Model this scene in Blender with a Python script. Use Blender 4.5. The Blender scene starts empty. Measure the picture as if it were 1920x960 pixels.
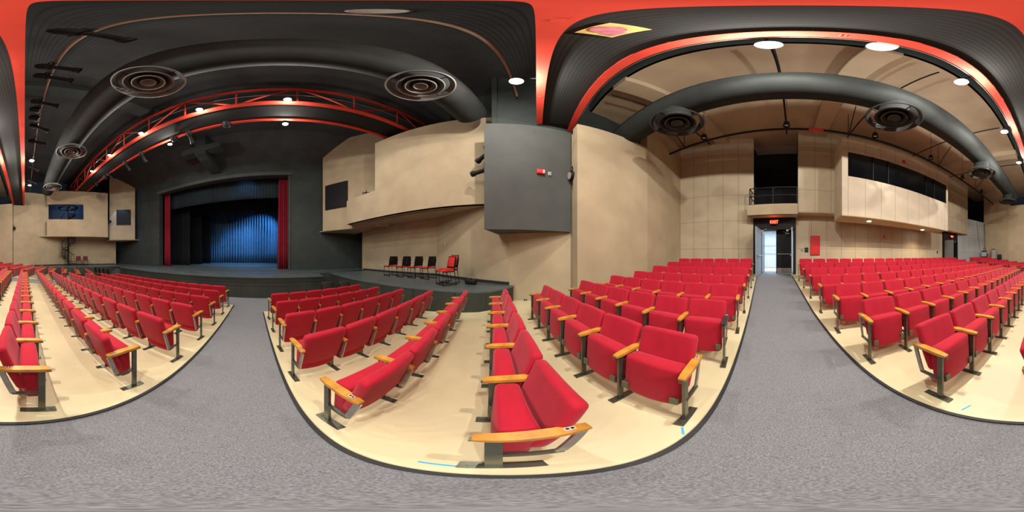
import bpy, bmesh, math, random
from mathutils import Vector, Matrix
random.seed(7)
C = bpy.context.scene.collection
sc = bpy.context.scene
R = math.radians
YM = -10.5                      # the hall is mirrored about y = YM/2
def mir(p): return (p[0], YM - p[1]) + tuple(p[2:])

# ------------------------------------------------------------------ camera, world, exposure
cam_d = bpy.data.cameras.new('camera'); cam = bpy.data.objects.new('camera', cam_d); C.objects.link(cam)
cam_d.type = 'PANO'
try: cam_d.panorama_type = 'EQUIRECTANGULAR'
except Exception: pass
try: cam_d.cycles.panorama_type = 'EQUIRECTANGULAR'
except Exception: pass
cam_d.clip_start = 0.02
cam.location = (0, 0, 0)
cam.rotation_euler = (R(90), 0, R(8.625))       # centre of the frame looks along azimuth 98.625 deg
sc.camera = cam
w = bpy.data.worlds.new('world'); sc.world = w; w.use_nodes = True
w.node_tree.nodes['Background'].inputs[0].default_value = (.55, .62, .8, 1)
w.node_tree.nodes['Background'].inputs[1].default_value = 0.0
sc.view_settings.view_transform = 'Standard'; sc.view_settings.look = 'None'
sc.view_settings.gamma = 1; sc.view_settings.use_curve_mapping = False
sc.view_settings.exposure = 0.0
sc.cycles.max_bounces = 10; sc.cycles.diffuse_bounces = 7; sc.cycles.glossy_bounces = 3
sc.cycles.sample_clamp_indirect = 8
LAMP_W = 350.0; LAMP_COL = (1, .96, .875)
def add_light(name, kind, loc, watts, col=(1, 1, 1), size=.08, target=None, angle=60, blend=.5):
    d = bpy.data.lights.new(name, kind); d.energy = watts; d.color = col
    if kind == 'AREA': d.size = size
    else: d.shadow_soft_size = size
    if kind == 'SPOT': d.spot_size = R(angle); d.spot_blend = blend
    o = bpy.data.objects.new(name, d); C.objects.link(o); o.location = loc
    if target is not None:
        o.rotation_euler = (Vector(target) - Vector(loc)).to_track_quat('-Z', 'Y').to_euler()
    return o

# ------------------------------------------------------------------ materials
def mat(name, col, rough=.7, metal=0, var=0, vscale=6, bump=0, bscale=60, emit=None, estr=0, kind='noise', spec=None, detail=6):
    m = bpy.data.materials.new(name); m.use_nodes = True; nt = m.node_tree; N = nt.nodes; L = nt.links
    b = N['Principled BSDF']; b.inputs['Base Color'].default_value = (*col, 1)
    b.inputs['Roughness'].default_value = rough; b.inputs['Metallic'].default_value = metal
    if spec is not None: b.inputs['Specular IOR Level'].default_value = spec
    tc = N.new('ShaderNodeTexCoord')
    if var:
        n = N.new('ShaderNodeTexNoise'); n.inputs['Scale'].default_value = vscale; n.inputs['Detail'].default_value = detail
        L.new(tc.outputs['Object'], n.inputs['Vector'])
        mx = N.new('ShaderNodeValToRGB')
        mx.color_ramp.elements[0].position = .3; mx.color_ramp.elements[1].position = .7
        mx.color_ramp.elements[0].color = (*[c*(1-var) for c in col], 1); mx.color_ramp.elements[1].color = (*[min(1, c*(1+var)) for c in col], 1)
        L.new(n.outputs['Fac'], mx.inputs['Fac']); L.new(mx.outputs['Color'], b.inputs['Base Color'])
    if bump:
        n = N.new('ShaderNodeTexNoise'); n.inputs['Scale'].default_value = bscale; n.inputs['Detail'].default_value = 3
        L.new(tc.outputs['Object'], n.inputs['Vector'])
        bp = N.new('ShaderNodeBump'); bp.inputs['Strength'].default_value = bump; bp.inputs['Distance'].default_value = .01
        L.new(n.outputs['Fac'], bp.inputs['Height']); L.new(bp.outputs['Normal'], b.inputs['Normal'])
    if emit: b.inputs['Emission Color'].default_value = (*emit, 1); b.inputs['Emission Strength'].default_value = estr
    return m
def mat_panels(name, col, pw, ph, seam=(.12, .09, .06), u0=0, v0=0):
    """painted wall boards: thin dark seams on a grid in the wall's own UV metres"""
    m = mat(name, col, .75, var=.06, vscale=2)
    nt = m.node_tree; N = nt.nodes; L = nt.links; b = N['Principled BSDF']
    src = b.inputs['Base Color'].links[0].from_socket
    uv = N.new('ShaderNodeUVMap'); sp = N.new('ShaderNodeSeparateXYZ'); L.new(uv.outputs[0], sp.inputs[0])
    masks = []
    for ax, p, o in ((0, pw, u0), (1, ph, v0)):
        a = N.new('ShaderNodeMath'); a.operation = 'ADD'; a.inputs[1].default_value = 100*p - o; L.new(sp.outputs[ax], a.inputs[0])
        q = N.new('ShaderNodeMath'); q.operation = 'MODULO'; q.inputs[1].default_value = p; L.new(a.outputs[0], q.inputs[0])
        c = N.new('ShaderNodeMath'); c.operation = 'LESS_THAN'; c.inputs[1].default_value = .012; L.new(q.outputs[0], c.inputs[0]); masks.append(c)
    mx = N.new('ShaderNodeMath'); mx.operation = 'MAXIMUM'; L.new(masks[0].outputs[0], mx.inputs[0]); L.new(masks[1].outputs[0], mx.inputs[1])
    mm = N.new('ShaderNodeMix'); mm.data_type = 'RGBA'; L.new(mx.outputs[0], mm.inputs[0]); L.new(src, mm.inputs[6])
    mm.inputs[7].default_value = (*seam, 1); L.new(mm.outputs[2], b.inputs['Base Color'])
    return m
def mat_ribs(name, col, period, dark, axis='X', duty=.25, rough=.8):
    """ribbed deck / boards: darker grooves every period metres along an axis"""
    m = mat(name, col, rough, var=.25, vscale=1.3)
    nt = m.node_tree; N = nt.nodes; L = nt.links; b = N['Principled BSDF']
    src = b.inputs['Base Color'].links[0].from_socket
    tc = N.new('ShaderNodeTexCoord'); sp = N.new('ShaderNodeSeparateXYZ'); L.new(tc.outputs['Object'], sp.inputs[0])
    a = N.new('ShaderNodeMath'); a.operation = 'ADD'; a.inputs[1].default_value = 1000*period; L.new(sp.outputs['XYZ'.index(axis)], a.inputs[0])
    q = N.new('ShaderNodeMath'); q.operation = 'MODULO'; q.inputs[1].default_value = period; L.new(a.outputs[0], q.inputs[0])
    c = N.new('ShaderNodeMath'); c.operation = 'LESS_THAN'; c.inputs[1].default_value = period*duty; L.new(q.outputs[0], c.inputs[0])
    mm = N.new('ShaderNodeMix'); mm.data_type = 'RGBA'; L.new(c.outputs[0], mm.inputs[0]); L.new(src, mm.inputs[6])
    mm.inputs[7].default_value = (*dark, 1); L.new(mm.outputs[2], b.inputs['Base Color'])
    return m
M = {}
M['beige'] = mat('beige_plaster', (.435, .348, .225), .85, var=.1, vscale=1.1, bump=.1, bscale=40)
M['panel'] = mat_panels('beige_boards', (.465, .385, .26), .762, 1.4, v0=.35)
M['panel_booth'] = mat_panels('booth_boards', (.58, .49, .365), .762, 4.0, u0=.25, v0=3.33)
M['panel_grey'] = mat_panels('grey_boards', (.36, .38, .37), .762, 1.4, v0=.35)
M['ceil_beige'] = mat('beige_ceiling', (.47, .375, .26), .9, var=.12, vscale=.9)
M['ceil_dark'] = mat_ribs('dark_deck', (.046, .053, .055), .08, (.03, .035, .037), 'X', .3)
M['dark_wall'] = mat('dark_green_paint', (.032, .042, .04), .8, var=.15, vscale=2)
M['grey_wall'] = mat('grey_paint', (.07, .075, .07), .8, var=.12, vscale=1.5, bump=.15, bscale=80)
M['blue_wall'] = mat('navy_paint', (.02, .035, .06), .8, var=.1)
M['concrete'] = mat('cream_concrete', (.70, .615, .375), .42, var=.13, vscale=1.1, bump=.03, bscale=20, detail=10)
M['carpet'] = mat('grey_carpet', (.215, .22, .235), .98, var=.42, vscale=130, bump=.5, bscale=200, detail=4)
M['edge'] = mat('black_rubber', (.02, .02, .02), .6, var=.1)
M['stage'] = mat('stage_paint', (.09, .115, .12), .42, var=.2, vscale=1.5)
M['stage_face'] = mat_ribs('stage_boards', (.035, .042, .034), .3, (.02, .024, .02), 'Y', .05, .6)
M['red_fab'] = mat('red_fabric', (.45, .009, .028), .8, var=.08, vscale=9, bump=.3, bscale=350, spec=.25)
_b = M['red_fab'].node_tree.nodes['Principled BSDF']; _b.inputs['Sheen Weight'].default_value = .35; _b.inputs['Sheen Tint'].default_value = (1, .45, .5, 1); _b.inputs['Sheen Roughness'].default_value = .4
M['wood'] = mat('oak', (.56, .25, .035), .38, var=.25, vscale=14)
M['wood_dark'] = mat('worn_black_arm', (.03, .03, .028), .4, var=.2)
M['steel'] = mat('green_steel', (.13, .135, .105), .3, metal=.7, var=.2, vscale=8)
M['steel2'] = mat('bare_steel', (.42, .40, .35), .3, metal=.7, var=.2, vscale=8)
M['bracket'] = mat('green_bracket', (.12, .14, .08), .45, metal=.3, var=.1)
M['truss'] = mat('red_steel', (.62, .06, .036), .7, var=.08, vscale=2, spec=.2)
M['duct'] = mat('black_duct', (.022, .025, .024), .8, var=.2, vscale=2, spec=.2)
M['diff'] = mat('diffuser_grey', (.13, .12, .11), .55, var=.1)
M['diff_dark'] = mat('diffuser_black', (.035, .035, .035), .5, var=.1)
M['black'] = mat('black_metal', (.009, .009, .01), .6, var=.1, spec=.25)
M['void'] = mat('black_matte', (.006, .006, .007), .9, var=.1)
M['grating'] = mat_ribs('grating', (.009, .009, .008), .06, (.003, .003, .003), 'X', .5)
M['lamp'] = mat('lamp_glow', (1, 1, 1), .5, emit=(1, .97, .92), estr=60)
M['lens'] = mat('lens', (.5, .42, .38), .3)
M['pipe'] = mat('copper_pipe', (.3, .2, .14), .4, metal=.5, var=.1)
M['white'] = mat('white_paint', (.6, .59, .56), .5, var=.05)
M['redcurt'] = mat('red_velvet', (.24, .003, .018), .9, var=.15, vscale=3)
M['blackcurt'] = mat('black_velour', (.007, .01, .014), .95, var=.2, vscale=2)
M['valance'] = mat('valance_velour', (.016, .028, .034), .95, var=.2, vscale=2)
M['bluecurt'] = mat('blue_grey_velour', (.06, .12, .18), .9, var=.15, vscale=2)
M['glass'] = mat('dark_glass', (.004, .004, .005), .12, spec=.15)
M['redplastic'] = mat('red_plastic', (.6, .02, .02), .4, var=.05)
M['exit'] = mat('exit_glow', (.9, .1, .05), .5, emit=(1, .1, .03), estr=5)
M['exit_face'] = mat('exit_face', (.12, .02, .015), .5)
M['padred'] = mat('chair_red', (.62, .03, .02), .8, var=.1)
M['tan'] = mat('tan_floor', (.6, .52, .4), .5, var=.1)
M['lightwall'] = mat('pale_blue_wall', (.6, .65, .72), .8, var=.05)
M['door_grey'] = mat('door_grey_paint', (.16, .17, .16), .5, var=.05)
M['door_blue'] = mat('door_pale', (.3, .36, .42), .45, var=.05)
M['tape'] = mat('blue_tape', (.03, .45, .8), .6)
M['greycloth'] = mat('grey_cloth', (.3, .28, .26), .9, var=.2, vscale=8)
M['yellow'] = mat('yellow_plastic', (.7, .45, .04), .5)
M['banner'] = mat('banner_print', (.7, .55, .28), .8, var=.4, vscale=3)
M['yellow_print'] = mat('yellow_print', (.62, .48, .16), .8, var=.1)
M['pink_print'] = mat('pink_print', (.5, .16, .2), .8, var=.3, vscale=12)
M['dark_red'] = mat('dark_red_fabric', (.13, .012, .015), .8, var=.1)
M['dull'] = mat('brown_plastic', (.05, .045, .035), .6, var=.1)

# ------------------------------------------------------------------ mesh helpers
class MB:
    def __init__(s): s.bm = bmesh.new(); s.uv = s.bm.loops.layers.uv.new('UVMap')
    def box(s, c, size, rot=None, bevel=0, seg=2):
        mt = Matrix.Translation(c) @ (rot.to_4x4() if rot else Matrix()) @ Matrix.Diagonal((*size, 1))
        r = bmesh.ops.create_cube(s.bm, size=1, matrix=mt)
        if bevel:
            es = list({e for v in r['verts'] for e in v.link_edges})
            bmesh.ops.bevel(s.bm, geom=es, offset=bevel, segments=seg, profile=.5, affect='EDGES')
        return s
    def bar(s, a, b, wx, wy, up=(0, 0, 1)):
        a = Vector(a); b = Vector(b); d = b-a; L = d.length; z = d.normalized(); up = Vector(up)
        if abs(z.dot(up)) > .98: up = Vector((1, 0, 0))
        x = up.cross(z).normalized(); y = z.cross(x)
        rot = Matrix((x, y, z)).transposed()
        return s.box((a+b)/2, (wx, wy, L), rot)
    def tube(s, pts, r, n=10, caps=True):
        pts = [Vector(p) for p in pts]; rings = []
        for i, p in enumerate(pts):
            d = (pts[min(i+1, len(pts)-1)] - pts[max(i-1, 0)]).normalized()
            up = Vector((0, 0, 1)) if abs(d.z) < .95 else Vector((1, 0, 0))
            x = up.cross(d).normalized(); y = d.cross(x)
            rr = r[i] if isinstance(r, (list, tuple)) else r
            rings.append([s.bm.verts.new(p + rr*(math.cos(2*math.pi*k/n)*x + math.sin(2*math.pi*k/n)*y)) for k in range(n)])
        for A, B in zip(rings, rings[1:]):
            for k in range(n): s.bm.faces.new((A[k], A[(k+1) % n], B[(k+1) % n], B[k]))
        if caps:
            s.bm.faces.new(rings[0][::-1]); s.bm.faces.new(rings[-1])
        return s
    def lathe(s, prof, n=40, c=(0, 0, 0), rot=None, closed=True):
        rings = []
        for r, z in prof:
            ring = []
            for k in range(n):
                v = Vector((r*math.cos(2*math.pi*k/n), r*math.sin(2*math.pi*k/n), z))
                if rot: v = rot @ v
                ring.append(s.bm.verts.new(v + Vector(c)))
            rings.append(ring)
        prs = list(zip(rings, rings[1:])) + ([(rings[-1], rings[0])] if closed else [])
        for A, B in prs:
            for k in range(n):
                s.bm.faces.new((A[k], A[(k+1) % n], B[(k+1) % n], B[k]))
        return s
    def cyl(s, a, b, r, n=20): return s.tube([a, b], r, n)
    def prism(s, pts, z0, z1):
        """polygon in XY from z0 to z1 (numbers or functions of x, y)"""
        f0 = z0 if callable(z0) else (lambda x, y: z0); f1 = z1 if callable(z1) else (lambda x, y: z1)
        lo = [s.bm.verts.new((x, y, f0(x, y))) for x, y in pts]; hi = [s.bm.verts.new((x, y, f1(x, y))) for x, y in pts]
        fs = [s.bm.faces.new(lo[::-1]), s.bm.faces.new(hi)]
        for f in fs:
            for lp in f.loops: lp[s.uv].uv = (.3, .9)
        u = 0
        for i in range(len(pts)):
            j = (i+1) % len(pts); f = s.bm.faces.new((lo[i], lo[j], hi[j], hi[i])); fs.append(f)
            l = math.dist(pts[i], pts[j])
            for lp, uu in zip(f.loops, (u, u+l, u+l, u)): lp[s.uv].uv = (uu, lp.vert.co.z)
            u += l
        return s
    def ext(s, prof, y0, y1, plane='XZ'):
        """profile (x, z) extruded along y"""
        A = [s.bm.verts.new((x, y0, z)) for x, z in prof]; B = [s.bm.verts.new((x, y1, z)) for x, z in prof]
        s.bm.faces.new(A); s.bm.faces.new(B[::-1])
        for i in range(len(prof)):
            j = (i+1) % len(prof); s.bm.faces.new((A[j], A[i], B[i], B[j]))
        return s
    def grid(s, fn, nu, nv, flip=False):
        g = [[s.bm.verts.new(fn(i/nu, j/nv)) for j in range(nv+1)] for i in range(nu+1)]
        for i in range(nu):
            for j in range(nv):
                q = (g[i][j], g[i+1][j], g[i+1][j+1], g[i][j+1])
                s.bm.faces.new(q[::-1] if flip else q)
        return s
    def mesh(s, name, m, smooth=None):
        bmesh.ops.recalc_face_normals(s.bm, faces=s.bm.faces)
        me = bpy.data.meshes.new(name); s.bm.to_mesh(me); s.bm.free()
        if m: me.materials.append(M[m] if isinstance(m, str) else m)
        if smooth is not None:
            for p in me.polygons: p.use_smooth = True
            try: me.set_sharp_from_angle(angle=R(smooth))
            except Exception: pass
        return me
    def build(s, name, m, parent=None, smooth=None, loc=None, rz=0):
        o = bpy.data.objects.new(name, s.mesh(name, m, smooth)); C.objects.link(o)
        if parent: o.parent = parent
        if loc: o.location = loc
        if rz: o.rotation_euler = (0, 0, rz)
        return o
def tag(o, label, cat, group=None, kind=None):
    o['label'] = label; o['category'] = cat
    if group: o['group'] = group
    if kind: o['kind'] = kind
    return o
def empty(name, loc, rz, label, cat, group=None):
    o = bpy.data.objects.new(name, None); C.objects.link(o); o.location = loc; o.rotation_euler = (0, 0, rz); o.empty_display_size = .1
    return tag(o, label, cat, group)
def st(o): o['kind'] = 'structure'; return o
KIDS = {}
def kids(o):
    return [c for c in o.children]
def dup(o, loc, rz, label, group=None, rot=None):
    r = o.copy(); C.objects.link(r); r.location = loc; r.rotation_euler = rot if rot else (0, 0, rz); r['label'] = label
    if group: r['group'] = group
    for ch in kids(o):
        c = ch.copy(); C.objects.link(c); c.parent = r
        for g in kids(ch):
            d = g.copy(); C.objects.link(d); d.parent = c
    return r
def slab(name, pts, z0, z1, m, t=.15, parent=None):
    """wall whose inner face follows the polyline pts; thickness t to the left of the direction of travel"""
    mb = MB()
    for a, b in zip(pts, pts[1:]):
        d = Vector((b[0]-a[0], b[1]-a[1])).normalized(); n = Vector((-d.y, d.x))*t
        mb.prism([a, b, (b[0]+n.x, b[1]+n.y), (a[0]+n.x, a[1]+n.y)], z0, z1)
    return st(mb.build(name, m, parent)) if not parent else mb.build(name, m, parent)

# ------------------------------------------------------------------ floor heights
PROF = [(-30, -1.97), (-7.3, -1.97), (-5.6, -1.89), (-4.65, -1.86), (-3.7, -1.81), (-2.8, -1.75), (0, -1.55), (3.6, -1.29), (4.5, -1.17), (5.4, -1.06), (6.3, -.945), (7.0, -.89), (30, -.89)]
def zs(s):
    for (a, za), (b, zb) in zip(PROF, PROF[1:]):
        if s <= b: return za + (zb-za)*(s-a)/(b-a)
    return PROF[-1][1]
TH = R(15.75); NS = (math.cos(TH), math.sin(TH)); TS = (-math.sin(TH), math.cos(TH))
def zf(x, y):
    if y < YM/2: y = YM - y
    if y > .15*x: return zs((x*NS[0]+y*NS[1])/.992)
    return zs(x*1.011)
STAGE_Z = -.965

def patch(mb, xs, ylo, yhi, ny, dz):
    """ground-hugging sheet between two y(x) borders, with a skirt"""
    top = []
    for x in xs:
        a, b = ylo(x), yhi(x); top.append([(x, a+(b-a)*j/ny) for j in range(ny+1)])
    V = [[mb.bm.verts.new((x, y, zf(x, y)+dz)) for x, y in row] for row in top]
    for i in range(len(V)-1):
        for j in range(ny): mb.bm.faces.new((V[i][j], V[i+1][j], V[i+1][j+1], V[i][j+1]))
    return V
def frange(a, b, n): return [a+(b-a)*i/n for i in range(n+1)]
e1 = lambda x: .355+.172*x          # concrete edge beside the aisle, side block
e2 = lambda x: -.945+.135*x         # concrete edge beside the aisle, centre block
mb = MB(); patch(mb, frange(-8.2, 9.5, 59), lambda x: -19.5, lambda x: 9, 96, 0)
o = mb.build('floor', 'carpet', smooth=40); st(o)
def slab_block(name, ylo, yhi, x0, x1, ny):
    mb = MB(); xs = frange(x0, x1, 44); patch(mb, xs, ylo, yhi, ny, .012); st(mb.build(name, 'concrete', smooth=40))
slab_block('floor_centre_concrete', lambda x: YM-e2(x), e2, -5.88, 7.9, 24)
def side_front(x, y):  # clip to in front of the first side row
    return (x*NS[0]+y*NS[1]) > -5.25
def side_patch(sign):
    mb = MB(); ns = frange(-5.2, 8.1, 44); V = []
    for s in ns:
        # start on the aisle edge line, run along the row direction
        # point = s*NS + t*TS ; edge: y = .355+.172x
        t0 = (.355 + .172*s*NS[0] - s*NS[1])/(TS[1]-.172*TS[0]); row = []
        for j in range(13):
            t = t0 + (5.9-t0)*j/12; x = s*NS[0]+t*TS[0]; y = s*NS[1]+t*TS[1]
            z = zf(x, y)+.012
            if sign < 0: y = YM - y
            row.append(mb.bm.verts.new((x, y, z)))
        V.append(row)
    for i in range(len(V)-1):
        for j in range(12):
            q = (V[i][j], V[i+1][j], V[i+1][j+1], V[i][j+1]); mb.bm.faces.new(q if sign > 0 else q[::-1])
    st(mb.build('floor_side_concrete', 'concrete', smooth=40))
side_patch(1); side_patch(-1)
mb = MB()
def strip(fn, x0, x1, wdt, sgn):
    xs = frange(x0, x1, 60)
    for a, b in zip(xs, xs[1:]):
        ya, yb = fn(a), fn(b)
        P = [(a, ya), (b, yb), (b, yb+wdt*sgn), (a, ya+wdt*sgn)]
        lo = [mb.bm.verts.new((x, y, zf(x, y)-.01)) for x, y in P]; hi = [mb.bm.verts.new((x, y, zf(x, y)+.022)) for x, y in P]
        mb.bm.faces.new(hi)
        for i in range(4): mb.bm.faces.new((lo[i], lo[(i+1) % 4], hi[(i+1) % 4], hi[i]))
strip(e1, -5.15, 7.6, .03, -1); strip(e2, -5.88, 7.9, .03, 1)
strip(lambda x: YM-e1(x), -5.15, 7.6, .03, 1); strip(lambda x: YM-e2(x), -5.88, 7.9, .03, -1)
o = mb.build('trim_carpet_edge', 'edge'); st(o)

# ------------------------------------------------------------------ side walls
st_z0 = -2.4
WA = [(-.9, 5.3), (1.06, 4.97), (1.9, 4.83)]                                   # lower wall beneath the grey block
WB = [(1.11, 4.35), (3.79, 4.69)]
WC = [(3.79, 4.69), (6.73, 5.55)]
WD = [(6.73, 5.55), (7.76, 1.88)]                                 # side back wall (panelled)
WP = [(-10, 5.55), (-4.6, 6.55), (-.9, 5.3)]                      # beige wall behind the side platform
slab('wall_right_platform', WP, st_z0, 2.6, 'beige', .15)
slab('wall_right_lower', WA, st_z0, 4.7, 'beige', .15)
slab('wall_right_near', WB, st_z0, 4.72, 'beige', .34)
slab('wall_right_rear', WC, st_z0, 7.0, 'beige', .34)
slab('wall_back_right', WD, st_z0, 7.0, 'panel', .2)
def rm(P): return [mir(p) for p in P][::-1]
slab('wall_left_platform', rm(WP), st_z0, 2.6, 'beige', .15)
WAl = rm(WA[:2]); xm = 0.0; f = (xm-WAl[0][0])/(WAl[1][0]-WAl[0][0]); mid = (xm, WAl[0][1]+f*(WAl[1][1]-WAl[0][1]))
slab('wall_left_lower', [WAl[0], mid], st_z0, 5.0, 'beige', .15)
slab('wall_left_mid', [mid, WAl[1], (-2.42, -16.3)], st_z0, 6.45, 'beige', .15)
slab('wall_left_near', rm(WB), st_z0, 4.95, 'beige', .34)
slab('wall_left_rear', rm(WC), st_z0, 7.0, 'beige', .34)
slab('wall_back_left', rm(WD), st_z0, 3.6, 'panel_grey', .2)
slab('wall_right_outer', [(-10, 8.2), (-2.9, 8.2), (-2.9, 5.6), (-1.25, 5.6), (-1.25, 4.43), (3.79, 6.02), (8.5, 7.6), (8.5, 4)], 2.0, 9.2, 'dark_wall', .15)
slab('wall_left_outer', [(11, -11.6), (11, -18.2), (-12.5, -18.2)], -2.4, 9.2, 'blue_wall', .15)
# a pale duct-coloured soffit band between the outer wall and ceiling
# ------------------------------------------------------------------ back wall, doorways, ledge
XB = 7.9
slab('wall_back', [(XB, -.15), (XB, -10.35)], st_z0, 2.1, 'panel', .25)
slab('wall_back_upper', [(7.3, -.24), (7.3, -13.5)], 2.03, 7.0, 'panel', .2)
mb = MB(); mb.prism([(7.32, -.24), (XB+.25, -.24), (XB+.25, -13.5), (7.32, -13.5)], 2.0, 2.12); st(mb.build('trim_upper_soffit', 'beige'))
# control booth
bo = empty('control_booth', (6.1, -5.25, 1.66), 0, 'beige boarded control booth overhanging the rear rows with dark glass window strip', 'control booth')
mb = MB()
y0, y1 = -8.58+5.25, -1.91+5.25
wy0, wy1 = -8.46+5.25, -2.16+5.25; wz0, wz1 = 3.46-1.66, 4.83-1.66; H = 5.72-1.66
def fb(m, a, b, z0, z1, x0=0, x1=.12): m.prism([(x0, b), (x0, a), (x1, a), (x1, b)], z0, z1)
fb(mb, y0, y1, 0, wz0); fb(mb, y0, y1, wz1, H); fb(mb, y0, wy0, wz0, wz1); fb(mb, wy1, y1, wz0, wz1)
mb.build('front_panel', 'panel_booth', bo)
for yy, nm in ((y1-.06, 'side_panel'), (y0+.06, 'side_panel')):
    mb = MB(); mb.prism([(.12, yy+.06), (.12, yy-.06), (1.2, yy-.06), (1.2, yy+.06)], 0, H); mb.build(nm, 'panel_booth', bo)
mb = MB(); mb.box((.6, 0, -.02), (1.2, y1-y0, .04)); mb.build('soffit', 'beige', bo)
mb = MB(); mb.box((.6, 0, H+.02), (1.2, y1-y0, .04)); mb.build('roof_panel', 'beige', bo)
mb = MB(); mb.box((.07, (wy0+wy1)/2, (wz0+wz1)/2), (.02, wy1-wy0, wz1-wz0)); gl = mb.build('window_glass', 'glass', bo)
for ym in (-3.3, -4.08, -6.55, -7.24):
    mb = MB(); mb.box((.03, ym+5.25, (wz0+wz1)/2), (.05, .035, wz1-wz0)); mb.build('mullion', 'black', bo)
for dx, dy in ((.6, 1.85), (.9, -1.89)):
    mb = MB(); mb.lathe([(.0, -.045), (.07, -.045), (.09, -.05), (.09, -.04), (0, -.04)], 20, (dx, dy, 0), closed=False)
    mb.build('downlight', 'lamp', bo)
    add_light('booth_downlight', 'SPOT', (6.1+dx, -5.25+dy, 1.60), 130, (1, .72, .45), .04, (6.1+dx+.15, -5.25+dy, -1), 110, .8)
# tech balcony over the near door
ba = empty('tech_balcony', (7.1, .8, 2.4), 0, 'dark open alcove balcony with black railing above the open double doors', 'balcony')
mb = MB(); mb.box((.05, .1, -.28), (.12, 2.25, .5)); mb.box((.6, .1, -.5), (1.2, 2.25, .06)); mb.build('parapet', 'beige', ba)
mb = MB(); mb.box((.6, .1, .0), (1.0, 2.2, .06)); mb.build('deck', 'black', ba)
mb = MB(); mb.box((2.6, .1, 2.2), (.1, 2.6, 4.9)); mb.box((1.7, 1.35, 2.2), (1.7, .1, 4.9)); mb.box((1.6, -1.1, 2.2), (1.9, .1, 4.9)); mb.build('back_panel', 'void', ba)
mb = MB()
for yy in (1.1, .05, -1.0):
    mb.bar((-.0, yy, 0), (-.0, yy, .8), .04, .04)
for zz in (.4, .8): mb.bar((0, 1.1, zz), (0, -1.0, zz), .035, .035)
mb.bar((0, 1.1, .8), (.9, 1.1, .8), .035, .035); mb.bar((0, 1.1, .4), (.9, 1.1, .4), .035, .035); mb.bar((.3, 1.1, 0), (.3, 1.1, .8), .03, .03)
mb.build('railing', 'black', ba)
# beige ledge that joins balcony and upper wall is the parapet itself; black infill above the alcove opening
# near doorway (aisle) -------------------------------------------------
def double_door(n, y_hi, y_lo, loc_label, mirror=False):
    s = -1 if mirror else 1
    Y = (lambda v: YM - v) if mirror else (lambda v: v)
    d = bpy.data.objects.new('door_%d' % n, None); C.objects.link(d); d.location = (XB, Y((y_hi+y_lo)/2), -.89); d['kind'] = 'structure'
    def P(x, y, z): return (x-XB, (Y(y)-Y((y_hi+y_lo)/2)), z+.89)
    def bx(mb, x0, x1, ya, yb, z0, z1, bev=0):
        a = P(x0, ya, z0); b = P(x1, yb, z1)
        mb.box([(p+q)/2 for p, q in zip(a, b)], [abs(p-q) for p, q in zip(a, b)], bevel=bev)
    mb = MB(); bx(mb, 7.72, 8.3, 1.72, 1.9, -.89, 1.3); bx(mb, 7.78, 8.3, -.16, -.02, -.89, 1.3); bx(mb, 7.74, 8.3, 1.9, -.16, 1.28, 1.86)
    mb.build('door_frame', 'black', d)
    ox = 1.35 if mirror else 0
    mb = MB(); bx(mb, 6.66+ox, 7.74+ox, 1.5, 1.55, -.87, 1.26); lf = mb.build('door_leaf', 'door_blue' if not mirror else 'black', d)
    mb = MB(); bx(mb, 6.7+ox, 7.6+ox, 1.44, 1.5, .0, .05); mb.build('push_bar', 'steel2', lf)
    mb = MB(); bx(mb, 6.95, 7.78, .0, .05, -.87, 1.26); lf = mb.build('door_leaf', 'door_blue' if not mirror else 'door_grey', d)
    mb = MB(); bx(mb, 7.0, 7.7, .05, .1, .0, .05); mb.build('push_bar', 'steel2', lf)
    mb = MB(); bx(mb, 8.12, 8.17, .82, .0, -.87, 1.26); lf = mb.build('inner_leaf', 'black', d)
    mb = MB(); bx(mb, 8.06, 8.12, .76, .05, .08, .12); mb.build('push_bar', 'steel2', lf)
    mb = MB(); bx(mb, 8.105, 8.12, .78, .04, -.86, -.6); mb.build('kick_plate', 'steel2', lf)
    mb = MB(); bx(mb, 8.05, 8.12, .35, .15, 1.1, 1.16); mb.bar(P(8.05, .25, 1.15), P(7.95, .5, 1.2), .02, .02); mb.build('door_closer', 'steel2', lf)
    mb = MB(); bx(mb, 8.12, 8.17, 1.72, 1.55, -.89, 1.4); bx(mb, 8.12, 8.17, 1.72, .0, 1.26, 1.86); mb.build('inner_frame', 'black', d)
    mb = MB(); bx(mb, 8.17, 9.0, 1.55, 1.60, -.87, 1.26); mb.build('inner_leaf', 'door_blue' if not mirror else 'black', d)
    for yy in (1.5, .3):
        mb = MB(); bx(mb, 7.68, 7.74, yy, yy-.12, 1.18, 1.26); mb.bar(P(7.7, yy-.06, 1.24), P(7.5, yy-.3, 1.27), .02, .02); mb.build('door_closer', 'steel2', d)
    return d
double_door(1, 1.88, -.15, '')
double_door(2, 1.88, -.15, '', True)
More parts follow.
